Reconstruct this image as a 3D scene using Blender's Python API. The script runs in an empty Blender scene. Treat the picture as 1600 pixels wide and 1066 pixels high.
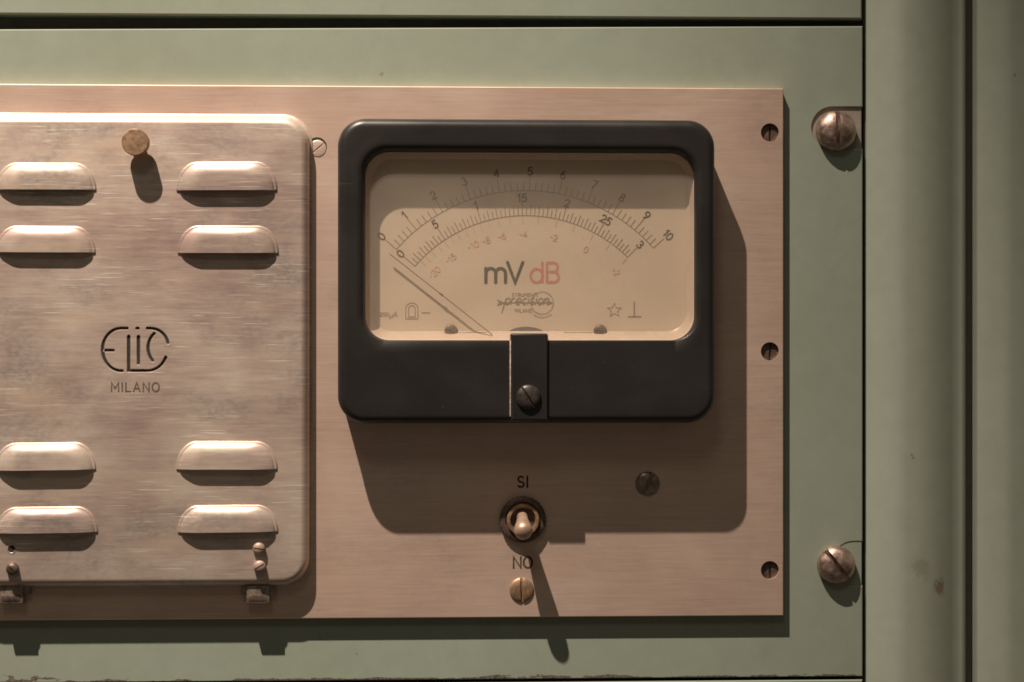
import bpy, bmesh, math, random
from mathutils import Vector
random.seed(7)
pi = math.pi
S = 0.0002                      # metres for one photo pixel on the brushed plate
scene = bpy.context.scene
C = scene.collection

# ------------------------------------------------------------------ camera
FOCAL = 3333.0                  # focal length / distance in plate pixels
YAW = math.radians(2.8)
CAM = (-FOCAL * math.sin(YAW), FOCAL * math.cos(YAW))     # x, height above the plate (pixels)
cam = bpy.data.objects.new('camera', bpy.data.cameras.new('camera'))
C.objects.link(cam)
cam.data.sensor_width = 36
cam.data.lens = 36 * FOCAL / 1600
cam.data.clip_start = 0.01
cam.data.clip_end = 50
cam.location = (CAM[0] * S, -CAM[1] * S, 0)
cam.rotation_euler = (pi / 2, 0, -YAW)
scene.camera = cam

# ------------------------------------------------------------------ world, lamps, exposure
world = bpy.data.worlds.new('World')
scene.world = world
world.use_nodes = True
bg = world.node_tree.nodes['Background']
bg.inputs[0].default_value = (1.0, 0.80, 0.62, 1)
bg.inputs[1].default_value = 0.06


def lamp(name, loc, target, power, color, radius, size, blend):
    d = bpy.data.lights.new(name, 'SPOT')
    d.energy = power
    d.color = color
    d.shadow_soft_size = radius
    d.spot_size = math.radians(size)
    d.spot_blend = blend
    o = bpy.data.objects.new(name, d)
    C.objects.link(o)
    o.location = loc
    o.rotation_euler = (Vector(target) - Vector(loc)).to_track_quat('-Z', 'Y').to_euler()
    return o


lamp('main_spot_lamp', (-0.44, -0.60, 1.34), (-0.17, 0, 0.15), 212, (1.0, 0.825, 0.70), 0.010, 28, 1.0)
lamp('room_lamp', (-0.40, -1.55, 1.45), (0, 0, 0), 10, (1.0, 0.90, 0.74), 0.22, 40, 0.6)

scene.view_settings.view_transform = 'Standard'
scene.view_settings.look = 'None'
scene.view_settings.exposure = 0
scene.view_settings.gamma = 1
scene.cycles.use_denoising = True
scene.cycles.filter_width = 1.7


# ------------------------------------------------------------------ helpers
def R(u, v, h=0.0):
    """photo pixel -> position (x right, y up, in plate pixels) on the plane h pixels in front of the plate"""
    s, c = math.sin(YAW), math.cos(YAW)
    dx = s * FOCAL + c * (u - 800)
    dd = c * FOCAL - s * (u - 800)          # into the scene
    t = (CAM[1] - h) / dd
    return (CAM[0] + t * dx, t * (533 - v))


def RR(u0, v0, u1, v1, h=0.0):
    """an upright rectangle on plane h: x0, y0 (bottom), x1, y1 (top)"""
    um, vm = (u0 + u1) / 2, (v0 + v1) / 2
    return (R(u0, vm, h)[0], R(um, v1, h)[1], R(u1, vm, h)[0], R(um, v0, h)[1])


class MB:
    """collects geometry in plate pixels (x, y, h)"""
    def __init__(self):
        self.v = []
        self.f = []
        self.m = []

    def add(self, pts):
        i = len(self.v)
        self.v += [(p[0] * S, -p[2] * S, p[1] * S) for p in pts]
        return list(range(i, i + len(pts)))

    def face(self, idx, m=0):
        self.f.append(tuple(idx))
        self.m.append(m)

    def loft(self, loops, cap0=False, cap1=True, closed=True, m=0, cm=None):
        rows = [self.add(l) for l in loops]
        n = len(rows[0])
        for a, b in zip(rows, rows[1:]):
            for i in range(n if closed else n - 1):
                j = (i + 1) % n
                self.face((a[i], a[j], b[j], b[i]), m)
        if cap1:
            self.face(rows[-1], m if cm is None else cm)
        if cap0:
            self.face(rows[0][::-1], m)
        return rows

    def fill(self, loops, h, m=0):
        """flat face with holes at height h (outer loop first)"""
        bm = bmesh.new()
        es = []
        for l in loops:
            vs = [bm.verts.new((p[0], p[1], 0)) for p in l]
            es += [bm.edges.new((vs[i], vs[(i + 1) % len(vs)])) for i in range(len(vs))]
        bmesh.ops.triangle_fill(bm, edges=es, use_beauty=True, use_dissolve=False)
        bm.verts.index_update()
        base = self.add([(v.co.x, v.co.y, h) for v in bm.verts])
        for f in bm.faces:
            idx = [base[v.index] for v in f.verts]
            if f.normal.z < 0:
                idx.reverse()
            self.face(idx, m)
        bm.free()

    def box(self, x0, y0, x1, y1, h0, h1, b=1.0, m=0):
        o = lambda i, h: [(x0 + i, y0 + i, h), (x1 - i, y0 + i, h), (x1 - i, y1 - i, h), (x0 + i, y1 - i, h)]
        self.loft([o(0, h0), o(0, h1 - b), o(b * .3, h1 - b * .3), o(b, h1)], m=m)

    def build(self, name, mats, parent=None, smooth=True, angle=40):
        me = bpy.data.meshes.new(name)
        off = Vector((0, 0, 0))
        p = parent
        while p is not None:
            off += p.location
            p = p.parent
        me.from_pydata([tuple(Vector(v) - off) for v in self.v], [], self.f)
        if not isinstance(mats, (list, tuple)):
            mats = [mats]
        for mt in mats:
            me.materials.append(mt)
        for poly, mi in zip(me.polygons, self.m):
            poly.material_index = mi
        bm = bmesh.new()
        bm.from_mesh(me)
        bmesh.ops.remove_doubles(bm, verts=bm.verts, dist=1e-8)
        bm.to_mesh(me)
        bm.free()
        if smooth:
            me.shade_smooth()
            me.set_sharp_from_angle(angle=math.radians(angle))
        o = bpy.data.objects.new(name, me)
        C.objects.link(o)
        o.parent = parent
        return o


def rr(rect, r, i=0.0, h=0.0, seg=10):
    """rounded rectangle loop, inset by i, counter-clockwise"""
    x0, y0, x1, y1 = rect[0] + i, rect[1] + i, rect[2] - i, rect[3] - i
    r = max(r - i, 0.5)
    out = []
    for cx, cy, a0 in ((x1 - r, y0 + r, -pi / 2), (x1 - r, y1 - r, 0), (x0 + r, y1 - r, pi / 2), (x0 + r, y0 + r, pi)):
        for k in range(seg + 1):
            a = a0 + pi / 2 * k / seg
            out.append((cx + r * math.cos(a), cy + r * math.sin(a), h))
    return out


def circ(c, r, h=0.0, n=40):
    return [(c[0] + r * math.cos(2 * pi * k / n), c[1] + r * math.sin(2 * pi * k / n), h) for k in range(n)]


def empty(name, x, y, h, label, cat, group=None):
    o = bpy.data.objects.new(name, None)
    o.empty_display_size = 0.01
    C.objects.link(o)
    o.location = (x * S, -h * S, y * S)
    return tag(o, label, cat, group)


def tag(o, label=None, cat=None, group=None, kind=None):
    for k, v in (('label', label), ('category', cat), ('group', group), ('kind', kind)):
        if v:
            o[k] = v
    return o


# ------------------------------------------------------------------ materials
def mat(name, color, metallic=0.0, rough=0.5, spec=0.5, build=None, coat=0.0):
    m = bpy.data.materials.new(name)
    m.use_nodes = True
    nt = m.node_tree
    b = nt.nodes['Principled BSDF']
    b.inputs['Base Color'].default_value = (*color, 1)
    b.inputs['Metallic'].default_value = metallic
    b.inputs['Roughness'].default_value = rough
    b.inputs['Specular IOR Level'].default_value = spec
    b.inputs['Coat Weight'].default_value = coat
    b.inputs['Coat Roughness'].default_value = 0.25
    if build:
        build(nt, b)
    return m


def coords(nt, scale, loc=(0, 0, 0), rot=(0, 0, 0)):
    tc = nt.nodes.new('ShaderNodeTexCoord')
    mp = nt.nodes.new('ShaderNodeMapping')
    mp.inputs['Scale'].default_value = scale
    mp.inputs['Location'].default_value = loc
    mp.inputs['Rotation'].default_value = rot
    nt.links.new(tc.outputs['Object'], mp.inputs['Vector'])
    return mp.outputs[0]


def noise(nt, vec, scale=1.0, detail=3.0, rough=0.55, dist=0.0):
    n = nt.nodes.new('ShaderNodeTexNoise')
    n.inputs['Scale'].default_value = scale
    n.inputs['Detail'].default_value = detail
    n.inputs['Roughness'].default_value = rough
    n.inputs['Distortion'].default_value = dist
    nt.links.new(vec, n.inputs['Vector'])
    return n.outputs['Fac']


def ramp(nt, fac, stops):
    r = nt.nodes.new('ShaderNodeValToRGB')
    e = r.color_ramp.elements
    while len(e) < len(stops):
        e.new(0.5)
    for el, (p, c) in zip(e, stops):
        el.position = p
        el.color = (*c, 1) if isinstance(c, (tuple, list)) else (c, c, c, 1)
    nt.links.new(fac, r.inputs[0])
    return r.outputs[0]


def mixc(nt, fac, a, b, mode='MIX'):
    n = nt.nodes.new('ShaderNodeMix')
    n.data_type = 'RGBA'
    n.blend_type = mode
    for sock, val in ((n.inputs['Factor'], fac), (n.inputs['A'], a), (n.inputs['B'], b)):
        if hasattr(val, 'links') or hasattr(val, 'is_linked'):
            nt.links.new(val, sock)
        elif isinstance(val, (tuple, list)):
            sock.default_value = (*val, 1)
        else:
            sock.default_value = val
    return n.outputs['Result']


def math_n(nt, op, a, b=None):
    n = nt.nodes.new('ShaderNodeMath')
    n.operation = op
    for s, v in ((n.inputs[0], a), (n.inputs[1], b)):
        if v is None:
            continue
        if hasattr(v, 'is_linked'):
            nt.links.new(v, s)
        else:
            s.default_value = v
    return n.outputs[0]


def bump(nt, b, height, strength, dist):
    n = nt.nodes.new('ShaderNodeBump')
    n.inputs['Strength'].default_value = strength
    n.inputs['Distance'].default_value = dist
    nt.links.new(height, n.inputs['Height'])
    nt.links.new(n.outputs[0], b.inputs['Normal'])


def brushed(base, contrast, blotch, scratch, relief):
    def f(nt, b):
        fine = noise(nt, coords(nt, (70, 70, 5200)), 1, 3, .6)
        band = noise(nt, coords(nt, (14, 14, 900)), 1, 3, .6)
        col = ramp(nt, fine, [(0.25, tuple(c * (1 - contrast) for c in base)), (0.75, tuple(min(1, c * (1 + contrast)) for c in base))])
        col = mixc(nt, contrast * 1.2, col, ramp(nt, band, [(0.3, 0.25), (0.7, 0.75)]), 'OVERLAY')
        hgt = math_n(nt, 'ADD', fine, band)
        rg = ramp(nt, fine, [(0.2, 0.47), (0.8, 0.62)])
        if blotch:
            cloud = noise(nt, coords(nt, (20, 20, 27), (3.1, 0, 1.7)), 1, 5, .58, .3)
            streak = noise(nt, coords(nt, (70, 70, 640), (1.3, 0, 5.1)), 1, 6, .72)
            col = mixc(nt, blotch, col, ramp(nt, cloud, [(0.33, (.32, .33, .36)), (0.68, (.66, .63, .59))]), 'OVERLAY')
            col = mixc(nt, blotch * .8, col, ramp(nt, streak, [(0.28, (.33, .325, .33)), (0.72, (.67, .64, .58))]), 'OVERLAY')
            grime = noise(nt, coords(nt, (26, 26, 40), (6.3, 0, 2.9)), 1, 6, .66, .5)
            speck = noise(nt, coords(nt, (520, 520, 900), (0.4, 0, 1.1)), 1, 3, .6)
            gm = math_n(nt, 'MULTIPLY', ramp(nt, grime, [(0.50, 0), (0.66, 1)]), ramp(nt, speck, [(0.36, 0.25), (0.62, 1)]))
            col = mixc(nt, math_n(nt, 'MULTIPLY', gm, blotch * .75), col, tuple(c * .52 for c in (base[0] * .94, base[1], base[2] * 1.04)))
            warm = noise(nt, coords(nt, (34, 34, 80), (2.3, 0, 7.7)), 1, 5, .62, .4)
            col = mixc(nt, math_n(nt, 'MULTIPLY', ramp(nt, warm, [(0.52, 0), (0.70, 1)]), blotch * .55), col, (base[0] * 1.18, base[1] * 1.08, base[2] * .88))
            rg = mixc(nt, 0.65, rg, ramp(nt, cloud, [(0.3, .30), (0.7, .44)]))
        if scratch:
            sc = noise(nt, coords(nt, (85, 85, 2600), (0, 0, 2.2), (0, math.radians(4), 0)), 1, 1.5, .5)
            msk = noise(nt, coords(nt, (40, 40, 60), (8, 0, 0)), 1, 2, .5)
            s = math_n(nt, 'MULTIPLY', ramp(nt, sc, [(0.63, 0), (0.72, 1)]), ramp(nt, msk, [(0.42, 0), (0.60, 1)]))
            col = mixc(nt, math_n(nt, 'MULTIPLY', s, scratch), col, (.95, .88, .74))
        nt.links.new(col, b.inputs['Base Color'])
        nt.links.new(rg, b.inputs['Roughness'])
        bump(nt, b, hgt, relief, 0.00003)
    return f


def paint(base, dark, chips=None, stain=None):
    def f(nt, b):
        big = noise(nt, coords(nt, (9, 9, 7)), 1, 4, .55, .4)
        fine = noise(nt, coords(nt, (160, 160, 160)), 1, 4, .6)
        col = ramp(nt, big, [(0.3, dark), (0.7, base)])
        col = mixc(nt, 0.10, col, ramp(nt, fine, [(0.3, 0.3), (0.7, 0.7)]), 'OVERLAY')
        smudge = noise(nt, coords(nt, (55, 55, 38), (4, 0, 9)), 1, 5, .6, .8)
        col = mixc(nt, math_n(nt, 'MULTIPLY', ramp(nt, smudge, [(0.60, 0), (0.80, 1)]), 0.22), col, tuple(c * .55 for c in dark))
        nick = noise(nt, coords(nt, (260, 260, 210), (7, 0, 2)), 1, 2, .5)
        col = mixc(nt, math_n(nt, 'MULTIPLY', ramp(nt, nick, [(0.775, 0), (0.80, 1)]), 0.5), col, (.13, .10, .075))
        if chips:
            tc = nt.nodes.new('ShaderNodeTexCoord')
            sp = nt.nodes.new('ShaderNodeSeparateXYZ')
            nt.links.new(tc.outputs['Object'], sp.inputs[0])
            n1 = noise(nt, coords(nt, (95, 95, 330), (2, 0, 3)), 1, 4, .65)
            edge = math_n(nt, 'SUBTRACT', sp.outputs['Z'], chips)
            lim = math_n(nt, 'MULTIPLY', math_n(nt, 'SUBTRACT', n1, 0.54), ramp(nt, noise(nt, coords(nt, (14, 14, 14), (1.7, 0, 0)), 1, 3, .6), [(0.42, .002), (0.66, .015)]))
            msk = math_n(nt, 'LESS_THAN', edge, lim)
            tone = noise(nt, coords(nt, (900, 900, 900)), 1, 3, .6)
            col = mixc(nt, msk, col, ramp(nt, tone, [(0.35, (.07, .06, .05)), (0.7, (.20, .175, .13))]))
        if stain:
            tc = nt.nodes.new('ShaderNodeTexCoord')
            for (sx, sz, rad, amt) in stain:
                vm = nt.nodes.new('ShaderNodeVectorMath')
                vm.operation = 'DISTANCE'
                mp = nt.nodes.new('ShaderNodeMapping')
                mp.inputs['Scale'].default_value = (1, 0, .8)
                nt.links.new(tc.outputs['Object'], mp.inputs['Vector'])
                nt.links.new(mp.outputs[0], vm.inputs[0])
                vm.inputs[1].default_value = (sx, 0, sz * .8)
                n1 = noise(nt, coords(nt, (420, 420, 420), (1, 0, sx)), 1, 4, .6)
                d = math_n(nt, 'ADD', vm.outputs['Value'], math_n(nt, 'MULTIPLY', math_n(nt, 'SUBTRACT', n1, .5), rad * 2.2))
                k = nt.nodes.new('ShaderNodeMapRange')
                k.inputs['From Min'].default_value = rad
                k.inputs['From Max'].default_value = rad * .6
                k.inputs['To Max'].default_value = amt
                nt.links.new(d, k.inputs['Value'])
                col = mixc(nt, k.outputs[0], col, (.20, .13, .08))
        nt.links.new(col, b.inputs['Base Color'])
        rg = ramp(nt, smudge, [(0.3, 0.42), (0.7, 0.55)])
        nt.links.new(rg, b.inputs['Roughness'])
        bump(nt, b, noise(nt, coords(nt, (420, 420, 420)), 1, 3, .5), 0.10, 0.0001)
    return f


def mottled(c0, c1, sc, r0, r1, bmp=0.2):
    def f(nt, b):
        n1 = noise(nt, coords(nt, (sc, sc, sc)), 1, 5, .62, .3)
        nt.links.new(ramp(nt, n1, [(0.35, c0), (0.68, c1)]), b.inputs['Base Color'])
        nt.links.new(ramp(nt, n1, [(0.3, r0), (0.7, r1)]), b.inputs['Roughness'])
        bump(nt, b, n1, bmp, 0.0002)
    return f


def bakelite(nt, b):
    sheen = noise(nt, coords(nt, (22, 22, 30)), 1, 5, .6, .4)
    dust = noise(nt, coords(nt, (1300, 1300, 1300)), 1, 2, .5)
    scr = noise(nt, coords(nt, (60, 60, 1500), (5, 0, 1), (0, math.radians(24), 0)), 1, 2, .5)
    msk = noise(nt, coords(nt, (24, 24, 24), (9, 0, 4)), 1, 2, .5)
    col = ramp(nt, sheen, [(0.3, (.018, .017, .016)), (0.7, (.026, .024, .022))])
    s1 = math_n(nt, 'MULTIPLY', ramp(nt, scr, [(0.71, 0), (0.76, 1)]), ramp(nt, msk, [(0.55, 0), (0.65, 1)]))
    s2 = ramp(nt, dust, [(0.735, 0), (0.77, 1)])
    col = mixc(nt, math_n(nt, 'MULTIPLY', math_n(nt, 'MAXIMUM', s1, s2), .5), col, (.12, .105, .09))
    nt.links.new(col, b.inputs['Base Color'])
    nt.links.new(ramp(nt, sheen, [(0.3, .26), (0.7, .44)]), b.inputs['Roughness'])


GREEN = (.287, .338, .272)
GREEN_D = (.262, .298, .226)
M = {}
M['plate'] = mat('brushed_plate_metal', (.6, .4, .3), .64, .55, build=brushed((.79, .605, .50), .10, .30, .35, .2))
M['lid'] = mat('scratched_aluminium', (.6, .5, .4), .58, .45, build=brushed((.645, .55, .495), .07, .95, 1.0, .06))
M['green'] = mat('sage_green_paint', GREEN, build=paint(GREEN, GREEN_D, chips=(533 - 1060) * S))
M['green_plain'] = mat('sage_green_paint_plain', GREEN, build=paint(GREEN, GREEN_D))
PX = R(1468, 918, 0)
M['post'] = mat('sage_green_post_paint', GREEN, build=paint((.368, .415, .34), (.33, .365, .285), stain=[(PX[0] * S, PX[1] * S, .0024, .75), (PX[0] * S - .006, PX[1] * S + .006, .0030, .28)]))
M['edge'] = mat('dark_edge_metal', (.10, .085, .07), .2, .6, build=mottled((.06, .05, .04), (.14, .12, .10), 900, .5, .7))
M['void'] = mat('dark_cabinet_inside', (.045, .042, .04), 0, .8, build=mottled((.10, .092, .082), (.13, .12, .105), 300, .7, .9))
M['bakelite'] = mat('black_bakelite', (.022, .022, .022), 0, .4, .5, build=bakelite)
M['worn_edge'] = mat('worn_bare_edge', (.6, .5, .4), .2, .5, build=mottled((.42, .34, .27), (.95, .84, .74), 1300, .4, .6))  # chipped edge, with the brightness of its lit side in the colour
M['dial'] = mat('cream_dial_card', (.62, .5, .38), 0, .6, .3, build=mottled((.69, .605, .505), (.74, .65, .555), 60, .55, .65, .0))
M['well'] = mat('cream_dial_wall', (.60, .5, .43), 0, .35, .5, build=mottled((.62, .52, .45), (.68, .58, .52), 200, .3, .4, .0))
M['ink'] = mat('faded_black_ink', (.10, .075, .05), 0, .7, .2, build=mottled((.045, .036, .028), (.085, .066, .048), 1600, .7, .8, .0))
M['ink_fine'] = mat('fine_brown_ink', (.2, .15, .1), 0, .7, .2, build=mottled((.21, .155, .11), (.33, .25, .185), 1200, .7, .8, .0))
M['red'] = mat('faded_red_ink', (.5, .2, .15), 0, .7, .2, build=mottled((.60, .21, .155), (.68, .33, .25), 1600, .7, .8, .0))
M['red_faint'] = mat('faint_red_ink', (.6, .35, .27), 0, .7, .2, build=mottled((.70, .38, .29), (.74, .50, .40), 1400, .7, .8, .0))
M['needle'] = mat('red_brown_needle', (.13, .05, .035), 0, .45, build=mottled((.11, .045, .03), (.17, .07, .05), 900, .4, .5, .0))
M['brass'] = mat('aged_brass', (.5, .33, .17), .65, .45, build=mottled((.30, .19, .115), (.50, .33, .205), 420, .38, .6))
M['copper'] = mat('worn_copper', (.5, .3, .2), .75, .4, build=mottled((.24, .165, .13), (.62, .47, .39), 330, .25, .55, .7))
M['steel'] = mat('tarnished_steel', (.2, .18, .15), .7, .4, build=mottled((.22, .18, .145), (.48, .40, .32), 420, .25, .45))
M['darkscrew'] = mat('dark_bronze_screw', (.15, .1, .08), .6, .5, build=mottled((.10, .072, .058), (.22, .155, .125), 420, .4, .6))
M['blackscrew'] = mat('blackened_screw', (.05, .04, .035), .3, .4, build=mottled((.03, .026, .023), (.075, .06, .05), 500, .3, .5))
M['lever'] = mat('pale_copper_lever', (.5, .35, .25), .5, .4, build=mottled((.46, .32, .225), (.62, .44, .32), 420, .32, .5))
M['tab'] = mat('rubbed_tab_metal', (.33, .3, .25), .1, .5, build=mottled((.29, .26, .21), (.37, .32, .26), 300, .4, .6))
M['groove'] = mat('black_engraving_fill', (.03, .026, .022), 0, .7, .3, build=mottled((.022, .019, .016), (.04, .033, .028), 900, .6, .8))  # engraving paint; also painted shade in a screw gap and small holes
M['groove_soft'] = mat('brown_engraving_fill', (.1, .07, .05), 0, .7, .3, build=mottled((.085, .06, .045), (.16, .115, .085), 1300, .6, .8))
M['bare'] = mat('bare_pink_metal', (.4, .28, .23), .3, .5, build=mottled((.33, .24, .19), (.46, .34, .28), 300, .4, .6))


def glass_mat():
    m = bpy.data.materials.new('clear_window_plastic')
    m.use_nodes = True
    nt = m.node_tree
    nt.nodes.clear()
    out = nt.nodes.new('ShaderNodeOutputMaterial')
    tr = nt.nodes.new('ShaderNodeBsdfTransparent')
    tr.inputs[0].default_value = (.96, .94, .90, 1)
    gl = nt.nodes.new('ShaderNodeBsdfGlossy')
    gl.inputs['Roughness'].default_value = .08
    fr = nt.nodes.new('ShaderNodeFresnel')
    fr.inputs[0].default_value = 1.47
    mx = nt.nodes.new('ShaderNodeMixShader')
    ge = nt.nodes.new('ShaderNodeNewGeometry')
    k = nt.nodes.new('ShaderNodeMapRange')          # leaving the sheet the ratio is inverted
    k.inputs['To Min'].default_value = 1.47
    k.inputs['To Max'].default_value = 1 / 1.47
    nt.links.new(ge.outputs['Backfacing'], k.inputs['Value'])
    nt.links.new(k.outputs[0], fr.inputs[0])
    nt.links.new(fr.outputs[0], mx.inputs[0])
    df = nt.nodes.new('ShaderNodeBsdfDiffuse')
    tl = nt.nodes.new('ShaderNodeBsdfTranslucent')
    for n_ in (df, tl):
        n_.inputs[0].default_value = (.92, .86, .78, 1)
    dust = nt.nodes.new('ShaderNodeMixShader')
    dust.inputs[0].default_value = .5
    nt.links.new(df.outputs[0], dust.inputs[1])
    nt.links.new(tl.outputs[0], dust.inputs[2])
    film = nt.nodes.new('ShaderNodeMixShader')
    n1 = noise(nt, coords(nt, (45, 45, 60)), 1, 5, .6, .5)
    nt.links.new(ramp(nt, n1, [(0.3, 0.085), (0.7, 0.125)]), film.inputs[0])
    nt.links.new(tr.outputs[0], film.inputs[1])
    nt.links.new(dust.outputs[0], film.inputs[2])
    nt.links.new(film.outputs[0], mx.inputs[1])
    nt.links.new(gl.outputs[0], mx.inputs[2])
    nt.links.new(mx.outputs[0], out.inputs[0])
    return m


M['glass'] = glass_mat()


# ------------------------------------------------------------------ strokes and lettering
def arc(cx, cy, rx, ry, a0, a1, n=14):
    return [(cx + rx * math.cos(math.radians(a0 + (a1 - a0) * k / n)), cy + ry * math.sin(math.radians(a0 + (a1 - a0) * k / n))) for k in range(n + 1)]


def clean(p, eps=1e-4):
    out = [p[0]]
    for q in p[1:]:
        if math.hypot(q[0] - out[-1][0], q[1] - out[-1][1]) > eps:
            out.append(q)
    return out


G = {
    '0': (.62, [arc(.31, .5, .31, .5, 90, 450, 24)]),
    '1': (.40, [[(.05, .76), (.28, 1), (.28, 0)]]),
    '2': (.60, [arc(.3, .71, .28, .29, 165, -35) + [(.0, 0), (.6, 0)]]),
    '3': (.58, [arc(.28, .75, .25, .25, 150, -90), arc(.28, .26, .29, .26, 90, -150)]),
    '4': (.66, [[(.48, 0), (.48, 1), (0, .3), (.66, .3)]]),
    '5': (.58, [[(.54, 1), (.12, 1), (.07, .56)] + arc(.27, .32, .30, .32, 125, -145)]),
    '6': (.60, [[(.46, 1), (.25, .86), (.06, .55), (.01, .36)], arc(.3, .3, .3, .3, 165, 525, 22)]),
    '7': (.58, [[(0, 1), (.58, 1), (.2, 0)]]),
    '8': (.60, [arc(.3, .76, .24, .24, 0, 360, 18), arc(.3, .27, .3, .27, 0, 360, 18)]),
    '9': (.60, [[(.14, 0), (.35, .14), (.54, .45), (.59, .64)], arc(.3, .7, .3, .3, -15, 345, 22)]),
    'm': (.98, [[(0, 0), (0, .70)], [(0, .44)] + arc(.245, .46, .245, .24, 180, 0) + [(.49, 0)], [(.49, .44)] + arc(.735, .46, .245, .24, 180, 0) + [(.98, 0)]]),
    'V': (.76, [[(0, 1), (.38, 0), (.76, 1)]]),
    'd': (.62, [[(.62, 1), (.62, 0)], arc(.33, .33, .31, .35, 0, 360, 24)]),
    'B': (.62, [[(0, 0), (0, 1)], [(0, 1), (.3, 1)] + arc(.34, .77, .22, .23, 90, -90) + [(0, .54)], [(.34, .54)] + arc(.34, .27, .27, .27, 90, -90) + [(0, 0)]]),
    'S': (.56, [arc(.28, .75, .25, .25, 35, 270) + arc(.28, .25, .28, .25, 90, -145)]),
    'I': (.10, [[(.05, 0), (.05, 1)]]),
    'N': (.66, [[(0, 0), (0, 1), (.66, 0), (.66, 1)]]),
    'O': (.78, [arc(.39, .5, .39, .5, 90, 450, 26)]),
    'M': (.80, [[(0, 0), (0, 1), (.4, .35), (.8, 1), (.8, 0)]]),
    'L': (.50, [[(0, 1), (0, 0), (.5, 0)]]),
    'A': (.74, [[(0, 0), (.37, 1), (.74, 0)], [(.13, .34), (.61, .34)]]),
    'E': (.5, [[(.5, 1), (0, 1), (0, 0), (.5, 0)], [(0, .52), (.42, .52)]]),
    'R': (.58, [[(0, 0), (0, 1)], [(0, 1), (.3, 1)] + arc(.32, .75, .24, .25, 90, -90) + [(0, .5)], [(.3, .5), (.58, 0)]]),
    'T': (.62, [[(0, 1), (.62, 1)], [(.31, 1), (.31, 0)]]),
    'U': (.62, [[(0, 1)] + arc(.31, .31, .31, .31, 180, 360) + [(.62, 1)]]),
    'C': (.62, [arc(.36, .5, .36, .5, 50, 310, 20)]),
    'u': (.5, [[(0, -.28), (0, .66)], [(0, .2)] + arc(.25, .2, .25, .2, 180, 360) + [(.5, .66)]]),
    '-': (.36, [[(0, .48), (.36, .48)]]),
    '+': (.44, [[(0, .48), (.44, .48)], [(.22, .26), (.22, .70)]]),
    '.': (.06, [[(.0, .0), (.05, .0)]]),
    ' ': (.35, []),
    'p': (.52, [[(.02, -.55), (.02, .66)], arc(.27, .33, .25, .33, 0, 360, 18)]),
    'r': (.36, [[(0, 0), (0, .66)], [(0, .4)] + arc(.2, .42, .2, .24, 180, 60, 8)]),
    'e': (.52, [[(.02, .34), (.5, .34)] + arc(.26, .33, .25, .33, 0, 310, 18)]),
    'c': (.46, [arc(.27, .33, .25, .33, 50, 310, 16)]),
    'i': (.10, [[(.04, 0), (.04, .66)], [(.04, .9), (.06, .92)]]),
    's': (.42, [arc(.22, .49, .18, .17, 40, 270, 12) + arc(.22, .165, .2, .165, 90, -145, 12)]),
    'o': (.52, [arc(.26, .33, .25, .33, 0, 360, 18)]),
    'n': (.5, [[(0, 0), (0, .66)], [(0, .4)] + arc(.24, .42, .24, .24, 180, 0) + [(.48, 0)]]),
}


def text(s, cx, cy, ht, rot=0.0, space=.22, slant=0.0, wide=1.0):
    """polylines of a centred word; rot in degrees"""
    tot = sum(G[c][0] for c in s) + space * (len(s) - 1)
    x = -tot / 2
    ca, sa = math.cos(math.radians(rot)), math.sin(math.radians(rot))
    out = []
    for c in s:
        w, pls = G[c]
        for pl in pls:
            q = []
            for (a, b) in pl:
                gx = (x + a + slant * b) * ht * wide
                gy = (b - .5) * ht
                q.append((cx + gx * ca - gy * sa, cy + gx * sa + gy * ca))
            out.append(clean(q))
        x += w + space
    return out


def outline(pl, w, caps=6):
    """closed outline of a stroked polyline with round ends"""
    pl = clean(pl)
    n = len(pl)
    closed = n > 3 and math.hypot(pl[0][0] - pl[-1][0], pl[0][1] - pl[-1][1]) < 1e-3
    L, Rr = [], []
    for i in range(n):
        a = pl[i - 1] if i > 0 else (pl[-2] if closed else pl[0])
        b = pl[i + 1] if i < n - 1 else (pl[1] if closed else pl[-1])
        p = pl[i]
        d1 = (p[0] - a[0], p[1] - a[1])
        d2 = (b[0] - p[0], b[1] - p[1])
        l1, l2 = math.hypot(*d1), math.hypot(*d2)
        if l1 < 1e-9:
            d1, l1 = d2, l2
        if l2 < 1e-9:
            d2, l2 = d1, l1
        n1 = (-d1[1] / l1, d1[0] / l1)
        n2 = (-d2[1] / l2, d2[0] / l2)
        mx, my = n1[0] + n2[0], n1[1] + n2[1]
        ml = math.hypot(mx, my) or 1
        mx, my = mx / ml, my / ml
        k = w / 2 / max(.45, mx * n1[0] + my * n1[1])
        L.append((p[0] + mx * k, p[1] + my * k))
        Rr.append((p[0] - mx * k, p[1] - my * k))
    return L, Rr, closed, pl


def strokes(mb, pls, w, h, m=0):
    """flat printed ribbons, each a few microns above the last so that crossings never share a plane"""
    for k, pl in enumerate(pls):
        L, Rr, closed, p = outline(pl, w)
        hh = h + .025 * (k % 7)
        a = mb.add([(x, y, hh) for x, y in Rr])
        b = mb.add([(x, y, hh) for x, y in L])
        for i in range(len(a) - 1):
            mb.face((a[i], a[i + 1], b[i + 1], b[i]), m)
        if not closed and w > 1.6:
            for (c, q, s) in ((p[0], L[0], 1), (p[-1], Rr[-1], 1)):
                a0 = math.atan2(q[1] - c[1], q[0] - c[0])
                ids = mb.add([(c[0] + w / 2 * math.cos(a0 + pi * t / 6), c[1] + w / 2 * math.sin(a0 + pi * t / 6), hh) for t in range(7)])
                mb.face(ids, m)


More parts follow.
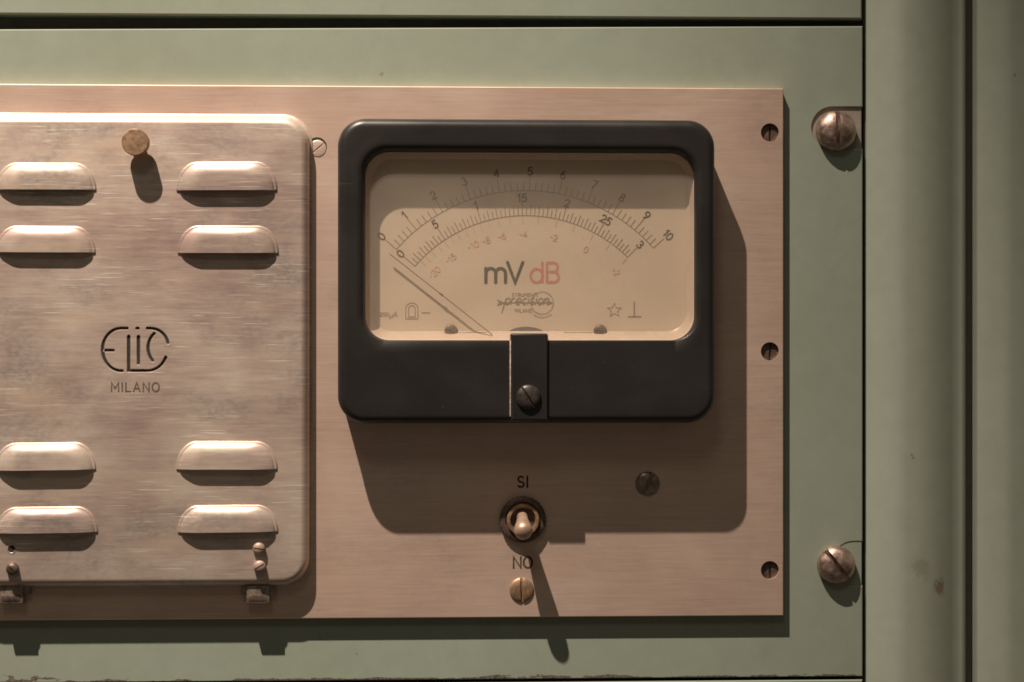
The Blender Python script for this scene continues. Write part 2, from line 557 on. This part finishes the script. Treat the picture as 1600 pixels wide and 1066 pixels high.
def groove_loop(pl, w):
    L, Rr, closed, p = outline(pl, w)
    def cap(c, q):
        a0 = math.atan2(q[1] - c[1], q[0] - c[0])
        return [(c[0] + w / 2 * math.cos(a0 + pi * t / 6), c[1] + w / 2 * math.sin(a0 + pi * t / 6)) for t in range(1, 6)]
    return Rr + cap(p[-1], Rr[-1]) + L[::-1] + cap(p[0], L[0])


# ------------------------------------------------------------------ slotted screws
def slotted_head(mb, c, r, h0, hcyl, dome, slot_w, slot_deg, slot_depth, m=0, n=22, rings=7):
    """round head with a real slot: two half domes and a slot floor"""
    ang = math.radians(slot_deg)
    ca, sa = math.cos(ang), math.sin(ang)
    prof = [(r, h0), (r, h0 + hcyl)]
    for k in range(1, rings + 1):
        t = k / rings * pi / 2 * .97
        prof.append((r * math.cos(t), h0 + hcyl + dome * math.sin(t)))
    prof = [(rr_, hh) for rr_, hh in prof if rr_ > slot_w / 2 * 1.08] + [(slot_w / 2 * 1.05, h0 + hcyl + dome)]
    for side in (1, -1):
        loops = []
        for (rk, hk) in prof:
            a = math.asin(min(.999, slot_w / 2 / rk))
            lp = []
            for i in range(n + 1):
                t = a + (pi - 2 * a) * i / n
                x, y = rk * math.cos(t), rk * math.sin(t)
                if side < 0:
                    x, y = -x, -y
                lp.append((c[0] + x * ca - y * sa, c[1] + x * sa + y * ca, hk))
            loops.append(lp)
        rows = mb.loft(loops, cap1=True, closed=False, m=m)
        mb.face([row[0] for row in rows[::-1]] + [row[-1] for row in rows], m)
    hs = h0 + hcyl + dome - slot_depth
    mb.loft([circ(c, r * .995, h0, 36), circ(c, r * .995, min(hs, h0 + hcyl), 36)], m=m)
    if hs > h0 + hcyl:
        mb.loft([circ(c, r * .9, h0 + hcyl, 36), circ(c, r * math.cos(math.asin(min(.99, (hs - h0 - hcyl) / dome))), hs, 36)], m=m)


def dome_profile(mb, c, prof, n=40, m=0, squash=1.0):
    mb.loft([[(x, y, h) for x, y, _ in circ(c, r, h, n)] for r, h in prof], m=m)


# ------------------------------------------------------------------ the cabinet behind
b = MB()
b.box(-1500, -900, 1300, 900, -140, -48)
tag(b.build('cabinet_back', M['void']), kind='structure')


def slab(outline2d, h0, h1, bev, holes=(), m=0):
    """flat sheet from a clockwise-or-not 2D outline with a tiny bevel and through-holes"""
    mb = MB()
    area = sum(outline2d[i][0] * outline2d[(i + 1) % len(outline2d)][1] - outline2d[(i + 1) % len(outline2d)][0] * outline2d[i][1] for i in range(len(outline2d)))
    o = list(outline2d) if area > 0 else list(outline2d)[::-1]
    n = len(o)
    ins = []
    for i in range(n):
        p, a, c = o[i], o[i - 1], o[(i + 1) % n]
        d1 = Vector((p[0] - a[0], p[1] - a[1])).normalized()
        d2 = Vector((c[0] - p[0], c[1] - p[1])).normalized()
        nn = Vector((-d1.y - d2.y, d1.x + d2.x))
        nn.normalize()
        k = bev / max(.5, nn.dot(Vector((-d1.y, d1.x))))
        ins.append((p[0] + nn.x * k, p[1] + nn.y * k))
    mb.loft([[(x, y, h0) for x, y in o], [(x, y, h1 - bev) for x, y in o], [(x, y, h1) for x, y in ins]], cap1=False, m=m)
    mb.fill([ins] + [list(hl) for hl in holes], h1, m)
    for hl in holes:
        mb.loft([[(x, y, h1) for x, y in hl], [(x, y, h0) for x, y in hl]], cap1=False, m=m)
    return mb


HG = -16        # front of the green panels
# upper panel
p0, p1 = R(0, 22, HG + 3), R(1347, 30, HG + 3)
sl = (p1[1] - p0[1]) / (p1[0] - p0[0])
L0 = -1300
up = slab([(L0, p0[1] + sl * (L0 - p0[0])), p1, (p1[0], 760), (L0, 760)], -47, HG + 3, 2.5)
tag(up.build('rack_unit', M['green_plain']), 'sage green rack unit front above the dark gap along the top', 'rack unit')

# main panel, with a notch behind each bolt
q0, q1 = R(0, 46, HG), R(1348, 41, HG)
sl = (q1[1] - q0[1]) / (q1[0] - q0[0])
xr = q1[0]
yb = R(1000, 1060, HG)[1]
def notch(u, v, r):
    c = R(u, v, HG)
    return [(xr, c[1] - r)] + [(c[0] + r * math.cos(math.radians(t)), c[1] + r * math.sin(math.radians(t))) for t in range(270, 89, -12)] + [(xr, c[1] + r)]
edge = [(xr, yb)] + notch(1334, 881, 35) + notch(1301, 200, 33) + [(xr, q1[1])]
main = slab(edge + [(L0, q0[1] + sl * (L0 - q0[0])), (L0, yb)], -47, HG, 1.6)
tag(main.build('rack_unit', M['green'], angle=25), 'large sage green rack unit front behind the pinkish brushed plate', 'rack unit')

# lower panel
low = slab([(L0, yb - 5), (xr, yb - 5), (xr, -760), (L0, -760)], -47, HG - 1, 1.6)
tag(low.build('rack_unit', M['green_plain']), 'thin strip of the next green rack unit below the chipped edge', 'rack unit')


def post(name, u0, u1, label, hfront, slope, rl):
    """upright pillar: rounded left shoulder, face turned slightly away, rounded right edge"""
    x0, x1 = R(u0, 533, hfront - 20)[0], R(u1, 533, hfront - 20)[0]
    prof = [(x0, -47), (x0, hfront - rl * .80)]
    for k in range(1, 5):
        t = k / 4 * math.radians(48)
        prof.append((x0 + 5 * (1 - math.cos(t)), hfront - rl * .8 + 5 * math.sin(t)))
    ca, ch = prof[-1]
    cb = x0 + rl * .86
    for k in range(1, 5):
        prof.append((ca + (cb - ca) * k / 4, ch + (hfront - 6 - ch) * k / 4 + 1.2 * math.sin(pi * k / 4)))
    bx, bh = prof[-1]
    for k in range(1, 8):
        t = k / 7
        prof.append((bx + 22 * t, bh + 6 * (1 - (1 - t) ** 2)))
    hx, hh = prof[-1]
    xe = x1 - 14
    for k in range(1, 7):
        f = k / 6
        prof.append((hx + (xe - hx) * f, hh + 1.5 * math.sin(pi * f) - slope * f * f))
    he = prof[-1][1]
    for k in range(1, 9):
        t = k / 8 * pi / 2
        prof.append((xe + 14 * math.sin(t), he - 12 * (1 - math.cos(t))))
    prof.append((x1, -47))
    mb = MB()
    lo = [(x, -800, h) for x, h in prof]
    hi = [(x, 800, h) for x, h in prof]
    a, c = mb.add(lo), mb.add(hi)
    for i in range(len(a) - 1):
        mb.face((a[i], a[i + 1], c[i + 1], c[i]))
    mb.face(a[::-1])
    mb.face(c)
    return tag(mb.build(name, M['post']), label, 'post')


post('rack_post', 1356, 1515, 'rounded green cabinet post right of the panels, brown stain near its foot', 10, 34, 42)
post('rack_post', 1528, 1720, 'green post at the right border beyond the dark vertical gap', 6, 40, 34)

# bolts that hold the panel
for (u, v, r, deg, lab) in ((1311, 203, 31.5, 90, 'domed copper bolt with upright slot, at the upper right of green panel'),
                            (1311, 885, 30, -52, 'domed copper bolt with slanting slot, at the lower right of green panel')):
    c = R(u, v, 12)
    t = empty('rack_bolt', c[0], c[1], HG, lab, 'bolt')
    mb = MB()
    slotted_head(mb, c, r, HG - .5, 8, 17, 7.2, deg, 13)
    mb.build('head', M['copper'], t)
    mb = MB()
    wx0 = R(u - 46, v, HG)[0]
    wr = (wx0, c[1] - 44, xr - 1, c[1] + 44)
    top = HG - (3.5 if deg == 90 else 1.2)
    mb.loft([rr(wr, 9, 0, -47), rr(wr, 9, 0, top - 1), rr(wr, 9, 1, top)])
    mb.build('mounting_tab', M['tab'] if deg == 90 else M['green_plain'], t)

# ------------------------------------------------------------------ brushed plate
pr = (-1200, R(700, 966, 0)[1], R(1224, 533, 0)[0], R(700, 135.5, 0)[1])
pr = (pr[0], R(1224, 962, 0)[1], pr[2], R(1224, 138.5, 0)[1])
edge_screws = [(1203, 207), (1203, 549), (1203, 891)]
holes = [[(x, y) for x, y, _ in circ(R(u, v, 0), 14.3, 0, 36)] for u, v in edge_screws]
plate_root = empty('instrument_plate', 0, pr[1], HG, 'pinkish brushed metal plate carrying the meter, cover and toggle switch', 'plate')
pl = slab([(pr[0], pr[1]), (pr[2], pr[1]), (pr[2], pr[3]), (pr[0], pr[3])], HG, 0, 1.2, holes)
pl.build('sheet', M['plate'], plate_root)
for u, v in edge_screws:
    c = R(u, v, -4)
    mb = MB()
    slotted_head(mb, c, 13.4, HG + .5, 9, 1.6, 3.2, 90 + random.uniform(-3, 3), 4)
    mb.build('screw', M['darkscrew'], plate_root)
mb = MB()
slotted_head(mb, R(815, 922, 3), 19, 0.02, 1.5, 4, 4, 92, 4)
mb.build('screw', M['brass'], plate_root)
mb = MB()
slotted_head(mb, R(1012, 756, 3), 19, 0.02, 2, 5, 5.6, 62, 5.5)
mb.build('screw', M['steel'], plate_root)
mb = MB()
c = R(496, 231, 0)
mb.loft([circ((c[0] - .5, c[1] + 1.2), 15.2, .06), circ((c[0] - .5, c[1] + 1.2), 14.8, .12)], m=1)  # black disc paints the shade in the gap round the countersunk head
slotted_head(mb, (c[0] + .6, c[1] - 1.2), 13, .13, .3, .8, 3, 40, 1.0)
mb.build('screw', [M['plate'], M['groove']], plate_root)
mb = MB()
c = R(817, 753, 0)
strokes(mb, text('SI', c[0], c[1], 16.5, 0, .28), 3.1, .15)
mb.build('switch_lettering', M['ink'], plate_root, smooth=False)
mb = MB()
c = R(817, 879, 0)
strokes(mb, text('NO', c[0], c[1], 17, 0, .26), 3.1, .15)
mb.build('switch_lettering', M['ink'], plate_root, smooth=False)

# ------------------------------------------------------------------ louvred cover
HL = 28
lr_b = RR(-62, 178, 487, 919, 8)
cover = empty('vent_cover', (lr_b[0] + lr_b[2]) / 2, lr_b[1], 0, 'scratched aluminium cover with eight louvres, engraved logo and brass knob', 'cover')
mb = MB()
loops = [rr(lr_b, 46, -1, 0.0, 12), rr(lr_b, 46, -1, 2.5, 12), rr(lr_b, 46, .5, 4, 12), rr(lr_b, 46, 3.2, 4.4, 12), rr(lr_b, 46, 3.2, 9, 12)]
for k in range(1, 9):
    t = k / 8 * pi / 2
    loops.append(rr(lr_b, 46, 3.2 + 13.8 * (1 - math.cos(t)), 9 + (HL - 9) * math.sin(t), 12))
mb.loft(loops, cap1=False)
flat = rr(lr_b, 46, 17, HL, 12)
def lp(u, v):
    return R(u, v, HL)
def zoomed(px, py):            # logo traced in an enlarged view of the photo
    return lp(120 + px * 180 / 1199, 480 + py * 160 / 1066)
def zarc(cx, cy, rx, ry, a0, a1, n=20):
    return [zoomed(cx + rx * math.cos(math.radians(a0 + (a1 - a0) * k / n)), cy - ry * math.sin(math.radians(a0 + (a1 - a0) * k / n))) for k in range(n + 1)]
logo = [
    [zoomed(522, 220), zoomed(470, 220)] + zarc(462, 442, 195, 222, 92, 268, 26)[0:] + [zoomed(472, 664)],
    [zoomed(292, 450), zoomed(378, 450)],
    [zoomed(540, 305), zoomed(540, 662), zoomed(700, 662)] + zarc(735, 440, 205, 222, 268, 338, 12),
    [zoomed(642, 308), zoomed(642, 588)],
    [zoomed(626, 221), zoomed(638, 221)],
    [zoomed(735, 220), zoomed(770, 221)] + zarc(765, 425, 190, 204, 80, 15, 12),
    zarc(905, 425, 163, 190, 128, 224, 14),
]
gl = [groove_loop(p, 6.0) for p in logo]
c = lp(211.5, 605)
letters = []
for pl_ in text('MILANO', c[0], c[1], 13.5, 0, .36, 0, 1.0):
    letters.append(pl_)
mb.fill([[(x, y) for x, y, _ in flat]] + gl, HL)
for g in gl:
    cx = sum(p[0] for p in g) / len(g)
rim_inner = []
for p, g in zip(logo, gl):
    g2 = groove_loop(p, 4.0)
    mb.loft([[(x, y, HL) for x, y in g], [(x, y, HL - 2.4) for x, y in g2]], cap1=False, m=0)
    mb.fill([g2], HL - 2.4, 1)
sheet = mb.build('sheet', [M['lid'], M['groove']], cover)
mb = MB()
strokes(mb, letters, 2.3, HL + .15)
mb.build('engraved_lettering', M['groove_soft'], sheet, smooth=False)


def louvre(uc, vt, vb, wide):
    H = 9.6
    x0, y0, x1, y1 = RR(uc - wide / 2, vt, uc + wide / 2, vb, HL + 4)
    mb = MB()
    D = 16.0
    rad = 40.0
    loops = []
    K = 10
    def shape(d, h):
        out = []
        dx = d * 1.55 + (4 if d > 0 else 0) * min(1, d / 4)
        a, c_, t = x0 + dx, x1 - dx, y1 - d
        r = min(rad - d * .55, (t - y0) * .97)
        rx = 29 - d * .5
        ys = y0
        out.append((a, ys, h))
        for k in range(13):
            an = pi - pi / 2 * k / 12
            out.append((a + rx + rx * math.cos(an), t - r + r * math.sin(an), h))
        for k in range(13):
            an = pi / 2 - pi / 2 * k / 12
            out.append((c_ - rx + rx * math.cos(an), t - r + r * math.sin(an), h))
        out.append((c_, ys, h))
        xm = (x0 + x1) / 2
        return [(px, py + (px - xm) * tilt, ph) for px, py, ph in out]
    jit = random.uniform(-1.2, 1.2)
    x0 += random.uniform(-2, 2)
    x1 += random.uniform(-2, 2)
    y1 += random.uniform(-1.2, 1.2)
    tilt = random.uniform(-.012, .012)
    loops.append(shape(-3.5, HL + .05))
    loops.append(shape(-1.6, HL + .5))
    for k in range(K + 1):
        t = k / K
        loops.append(shape(D * (1 - math.cos(t * pi / 2)) , HL + .9 + (H + jit) * math.sin(t * pi / 2)))
    rows = mb.loft(loops, cap1=False, closed=False)
    top = rows[-1]
    # crown: rows from the innermost outline straight down to the lip
    n = len(top)
    half = n // 2
    for i in range(half - 1):
        mb.face((top[i], top[i + 1], top[n - 2 - i], top[n - 1 - i]))
    o = mb.build('louvre', [M['lid']], cover, angle=60)
    sm = o.modifiers.new('thickness', 'SOLIDIFY')
    sm.thickness = 1.6 * S
    sm.offset = -1
    return o


for uc, rows_ in ((71.5, ((253, 297), (352, 395), (692, 735), (791, 833))), (355.5, ((252, 298), (352, 396), (690, 734), (789, 832)))):
    for vt, vb in rows_:
        louvre(uc, vt + 4, vb, 146)

# brass knob: neck and mushroom head
c = R(211, 222, HL + 33)
mb = MB()
dome_profile(mb, c, [(11, HL - .5), (11, HL + 15), (19.5, HL + 15.5), (20.5, HL + 17), (20.5, HL + 31.5), (19.3, HL + 33), (8, HL + 33.2)])
mb.build('knob', M['brass'], cover, angle=22)

# pins near the lower edge and the two hinge clips
for (u, v, deg) in ((404, 858, -8), (405, 886, 32), (18, 890, -42)):
    mb = MB()
    c = R(u, v, HL + 12)
    slotted_head(mb, c, 9.5, HL - .3, 7, 4.5, 2.2, deg, 3.5, n=16, rings=5)
    mb.build('pin', M['bare'] if u > 100 else M['darkscrew'], cover)
mb = MB()
c = R(18, 858, HL)
mb.loft([circ(c, 7.2, HL + .15, 24), circ(c, 6.2, HL + .9, 24), circ(c, 5.6, HL + .3, 24)], cm=1)  # black cap paints the shade inside the empty hole
mb.build('pin_hole', [M['lid'], M['groove']], cover)
for u in (404, 20):
    mb = MB()
    x, y = R(u, 922, 10)
    mb.box(x - 27, y - 7, x + 27, y + 9, 0, 14, 2)
    mb.box(x - 18, y - 20, x + 18, y + 8.5, 0, 21, 2.5)
    k = mb.build('hinge', M['steel'], cover)
    mb = MB()
    mb.box(x - 14, y - 16, x + 13, y - 6, 20.5, 22, 1)
    mb.build('leaf', M['darkscrew'], k)

# ------------------------------------------------------------------ panel meter
HM = 80
HD = 37
mr = RR(528, 187, 1116, 661, 66)
meter = empty('panel_meter', (mr[0] + mr[2]) / 2, mr[1], 0, 'black bakelite panel meter reading mV and dB on a cream dial', 'meter')
fin = RR(557, 225, 1096, 533, HM)
win = RR(571, 239, 1084, 531.5, 64)
mb = MB()
loops = [rr(mr, 42, 3, .1, 12), rr(mr, 42, 1, 50, 12), rr(mr, 42, 0, 60, 12)]
for k in range(0, 8):
    t = k / 7 * pi / 2
    loops.append(rr(mr, 42, 13 * (1 - math.cos(t)), 66 + (HM - 66) * math.sin(t), 12))
for k in range(1, 7):
    t = k / 6
    loops.append([tuple(a * (1 - s_) + b_ * s_ for a, b_ in zip(p, q)) for s_ in (t,) for p, q in zip(rr(mr, 42, 13, HM, 12), rr(fin, 44, 0, HM, 12))])
A, B_ = rr(fin, 44, 0, HM, 12), rr(win, 37, 0, 64, 12)
for k in range(1, 7):
    t = k / 6
    f1, f2 = math.sin(t * pi / 2), 1 - math.cos(t * pi / 2)
    loops.append([(p[0] + (q[0] - p[0]) * f1, p[1] + (q[1] - p[1]) * f1, p[2] + (q[2] - p[2]) * f2) for p, q in zip(A, B_)])
loops.append(rr(win, 37, -1.5, 60, 12))
mb.loft(loops, cap1=False)
mb.build('case', M['bakelite'], meter, angle=50)

# dial wall and dial card
dr = RR(578, 246, 1076, 521.5, HD)
mb = MB()
mb.loft([rr(win, 37, -1, 61, 12), rr(win, 37, .5, 57, 12), rr(dr, 34, 0, HD + 3, 12), rr(dr, 34, 4, HD + .3, 12)], cap1=False)
mb.build('dial_wall', M['well'], meter, angle=60)
CX, CY = 821.0, 565.0
def dp(x, y):
    return R(x, y, HD)
def polar(r, a):
    return dp(CX + r * math.cos(math.radians(a)), CY - r * math.sin(math.radians(a)))
mb = MB()
mb.loft([rr(dr, 34, -3, HD - 3, 12), rr(dr, 34, -3, HD, 12)])
dial = mb.build('dial', M['dial'], meter)
HP = HD + .3

outer = [139, 129.6, 119, 108.8, 98.8, 88.6, 78.6, 68.7, 59.4, 50.3, 41.6]
inner = [139.2, 123.4, 107.6, 91.2, 75.2, 60.4, 45.6]
RO, RI = 267, 228
mb = MB()
lines = [[polar(RO, outer[0] - 97.4 * k / 60) for k in range(61)], [polar(RI, inner[0] - 93.6 * k / 60) for k in range(61)]]
for i in range(10):
    for k in range(5):
        a = outer[i] + (outer[i + 1] - outer[i]) * k / 5
        lines.append([polar(RO, a), polar(RO + (24 if k == 0 else 13), a)])
lines.append([polar(RO, outer[-1]), polar(RO + 22, outer[-1])])
for i in range(6):
    for k in range(10):
        a = inner[i] + (inner[i + 1] - inner[i]) * k / 10
        lines.append([polar(RI, a), polar(RI + (24 if k == 0 else 16 if k % 2 == 0 else 12), a)])
lines.append([polar(RI, inner[-1]), polar(RI + 20, inner[-1])])
strokes(mb, lines, 1.15, HP)
mb.build('scale_lines', M['ink_fine'], dial, smooth=False)

mb = MB()
nums = []
for i, a in enumerate(outer):
    c = polar(RO + (30 if i not in (0, 10) else 31), a)
    nums += text(str(i), c[0], c[1], 11.5, (a - 90) * 1.0, .2)
for s, a in zip(('0', '5', '1', '15', '2', '25', '3'), inner):
    c = polar(RI + {'25': 26.5, '5': 29, '0': 30, '3': 28}.get(s, 27.5), a)
    nums += text(s, c[0], c[1], 11.5, a - 90, .2)
c = dp(668, 352)
strokes(mb, nums, 2.0, HP + .2)
mb.build('scale_numerals', M['ink'], dial, smooth=False)

mb = MB()
reds = []
for s, a in (('-20', 135.6), ('-15', 126), ('-10', 114.3), ('-8', 108), ('-6', 100.7), ('-4', 91), ('-2', 77.2), ('0', 61.7), ('+2', 45)):
    c = polar(199, a)
    reds += text(s, c[0], c[1], 9.5, a - 90, .2)
strokes(mb, reds, 1.5, HP + .2)
rl = []
for a in (136.2, 133.5, 130.5, 127, 124, 121, 118, 114.6, 111.5, 108.3, 104.8, 101, 96.3, 91.2, 84.8, 77.4, 70.2, 61.9, 54.3, 45.4):
    rl.append([polar(RI - 2, a), polar(RI - 13, a)])
strokes(mb, rl, 1.0, HP)
mb.build('decibel_scale', M['red_faint'], dial, smooth=False)

mb = MB()
c = dp(788, 426)
strokes(mb, text('mV', c[0], c[1], 31, 0, .10), 5.2, HP)
mb.build('millivolt_lettering', M['ink'], dial, smooth=False)
mb = MB()
c = dp(851, 426)
strokes(mb, text('dB', c[0], c[1], 30, 0, .24), 4.0, HP)
mb.build('decibel_lettering', M['red'], dial, smooth=False)

# maker's mark and symbols, lower dial
mb = MB()
mk = []
c = dp(820, 461)
mk += text('STRUMENTI', c[0], c[1], 5.2, 0, .30)
c = dp(818, 485.5)
mk += text('MILANO', c[0], c[1], 5.2, 0, .30)
strokes(mb, mk, .95, HP)
mk = []
c = dp(822, 470)
mk += text('precision', c[0], c[1] + 1.5, 15, 0, .13, .28)
mk.append([dp(786, 473), dp(856, 473)])
mk.append([dp(788, 474), dp(784, 489)])
strokes(mb, mk, 1.35, HP + .2)
strokes(mb, [[dp(847 + 17.5 * math.cos(math.radians(t)), 473.5 - 17.5 * math.sin(math.radians(t))) for t in range(0, 361, 12)],
             [dp(847 + 24 * math.cos(math.radians(t)), 472 - 24 * math.sin(math.radians(t))) for t in range(236, 312, 8)]], .9, HP + .4)
for pts in ([dp(776, 468), dp(788, 473), dp(776, 478), dp(780, 473)], [dp(853, 469), dp(864, 473), dp(853, 477), dp(856, 473)]):
    mb.face(mb.add([(x, y, HP + .45) for x, y in pts][::-1]))
mb.build('maker_mark', M['ink_fine'], dial, smooth=False)
mb = MB()
c = dp(607, 491.5)
strokes(mb, text('200', dp(600, 491.5)[0], c[1], 5.5, 0, .25), 1.1, HP)
strokes(mb, text('u', dp(611, 491)[0], c[1] - 1, 8, 0, .2) + text('A', dp(618, 491)[0], c[1], 8.5, 0, .2), 1.2, HP)
mb.build('current_lettering', M['ink_fine'], dial, smooth=False)
mb = MB()
sy = []
for r0, yb_ in ((9.5, 498.5), (5.2, 495.5)):
    sy.append([dp(643.5 - r0, yb_)] + [dp(643.5 + r0 * math.cos(math.radians(t)), 483 - r0 * math.sin(math.radians(t))) for t in range(180, -1, -15)] + [dp(643.5 + r0, yb_)])
sy.append([dp(634, 498.5), dp(653, 498.5)])
sy.append([dp(638, 495.5), dp(649, 495.5)])
strokes(mb, sy, 1.2, HP)
mb.build('magnet_symbol', M['ink_fine'], dial, smooth=False)
mb = MB()
strokes(mb, [[dp(659, 489), dp(672, 489)]], 1.2, HP)
mb.build('direct_current_symbol', M['ink_fine'], dial, smooth=False)
mb = MB()
st = []
for k in range(11):
    rr_ = 11.5 if k % 2 == 0 else 4.9
    t = math.radians(90 + 36 * k)
    st.append(dp(960 + rr_ * math.cos(t), 485 - rr_ * math.sin(t)))
strokes(mb, [st], 1.2, HP)
mb.build('star_symbol', M['ink_fine'], dial, smooth=False)
mb = MB()
strokes(mb, [[dp(991, 472.5), dp(991, 495)], [dp(982, 495), dp(1001, 495)]], 2.0, HP)
mb.build('upright_symbol', M['ink_fine'], dial, smooth=False)

# pivot opening, its shade painted as a flat dark patch, and the two dial screws with their lugs
mb = MB()
c = dp(822, 525)
ell = [(c[0] + 31 * math.cos(math.radians(t)), c[1] + 14 * math.sin(math.radians(t)), HD + .35) for t in range(8, 173, 6)]
mb.face(mb.add(ell))
mb.build('pivot_opening', M['void'], dial, smooth=False)
for u, s in ((705, 1), (938, -1)):
    mb = MB()
    c = R(u, 518, HD + 3)
    slotted_head(mb, c, 10.5, HD + .2, 1.5, 3, 2.4, -22, 2.6, n=16, rings=5)
    mb.build('dial_screw', M['darkscrew'], meter)
    mb = MB()
    x, y = c
    mb.box(min(x + s * 11, x + s * 56), y - 5.2, max(x + s * 11, x + s * 56), y - 1.0, HD + .2, HD + 2.2, .8)
    mb.build('dial_lug', M['brass'] if s < 0 else M['steel'], meter)

# needle: a thin blade standing on edge
a0, a1 = R(609, 397, HD + 11), R(769, 523, HD + 11)
dx, dy = a1[0] - a0[0], a1[1] - a0[1]
ln = math.hypot(dx, dy)
nx, ny = -dy / ln, dx / ln
mb = MB()
def blade(t0, t1, w, h0, h1):
    q = []
    for t, s in ((t0, 1), (t1, 1), (t1, -1), (t0, -1)):
        q.append((a0[0] + dx * t + nx * w * s, a0[1] + dy * t + ny * w * s))
    mb.loft([[(x, y, h0) for x, y in q[::-1]], [(x, y, h1) for x, y in q[::-1]]], cap0=True)
blade(0, 1, .7, HD + 9, HD + 11)
blade(.49, .52, 1.5, HD + 8.8, HD + 11.3)
mb.build('needle', M['needle'], meter, smooth=False)

# clear window
mb = MB()
mb.loft([rr(win, 37, 1.2, 58.2, 12), rr(win, 37, 1.2, 60.2, 12)], cap0=True)
mb.build('window_pane', M['glass'], meter, smooth=False)

# clamp strap with its screw
sr = RR(799, 522, 856, 657, HM + 7)
mb = MB()
mb.loft([rr(sr, 2, -1.0, 58.5, 3), rr(sr, 2, -.5, HM + 3, 3), rr(sr, 2, .6, HM + 4.5, 3), rr(sr, 2, 2.4, HM + 5, 3)])
strap = mb.build('clamp_strap', M['bakelite'], meter)
mb = MB()
xs = sr[0]
mb.box(xs - 2.2, sr[1] + 6, xs - .5, sr[3] - 10, HM - .3, HM + 3.6, .6)  # pale strip: wear plus painted light along the left-facing side
mb.build('worn_edge', M['worn_edge'], strap)
mb = MB()
slotted_head(mb, R(826, 621, HM + 14), 19, HM + 4.8, 2.5, 6, 3, -58, 4)
mb.build('clamp_screw', M['blackscrew'], strap)

# ------------------------------------------------------------------ toggle switch
c = R(817, 812, 6)
sw = empty('toggle_switch', c[0], c[1], 0, 'small brass toggle switch flipped down, between the SI and NO marks', 'switch')
mb = MB()
n = 72
def knurl(r, h, amp):
    return [(c[0] + (r + (amp if k % 2 else -amp)) * math.cos(2 * pi * k / n), c[1] + (r + (amp if k % 2 else -amp)) * math.sin(2 * pi * k / n), h) for k in range(n)]
mb.loft([knurl(36, .05, .7), knurl(36, 8.5, .7), knurl(33.5, 10.5, .1), knurl(28, 10.8, 0), knurl(27, 8, 0)])
mb.build('ring_nut', M['darkscrew'], sw, angle=50)
mb = MB()
mb.loft([circ(c, 25.5, 7, 48), circ(c, 25.5, 14, 48), circ(c, 24, 15.5, 48), circ(c, 20.5, 15.5, 48), circ(c, 19, 12, 48), circ(c, 18, 2, 48)], cm=1)  # black floor puts the shade of the deep bore into the colour
mb.build('bushing', [M['brass'], M['groove']], sw, angle=35)
base = Vector((c[0] - 1, c[1] + 8, 2.3))
tipx, tipy = R(818, 834, 73)
tip = Vector((tipx, tipy, 73))
ax = (tip - base)
L_ = ax.length
ax.normalize()
ex = ax.cross(Vector((0, 1, 0))).normalized()
ey = ax.cross(ex).normalized()
mb = MB()
loops = []
for t, r in ((0, 8.2), (.18, 8.4), (.4, 9.6), (.6, 12), (.76, 14), (.85, 14.2), (.92, 13), (.96, 10.4), (.985, 7), (1.0, 2.5)):
    o = base + ax * (L_ * t)
    loops.append([tuple(o + (ex * math.cos(2 * pi * k / 28) + ey * math.sin(2 * pi * k / 28)) * r) for k in range(28)])
mb.loft(loops, cap0=True)
mb.build('lever', M['lever'], sw, angle=70)
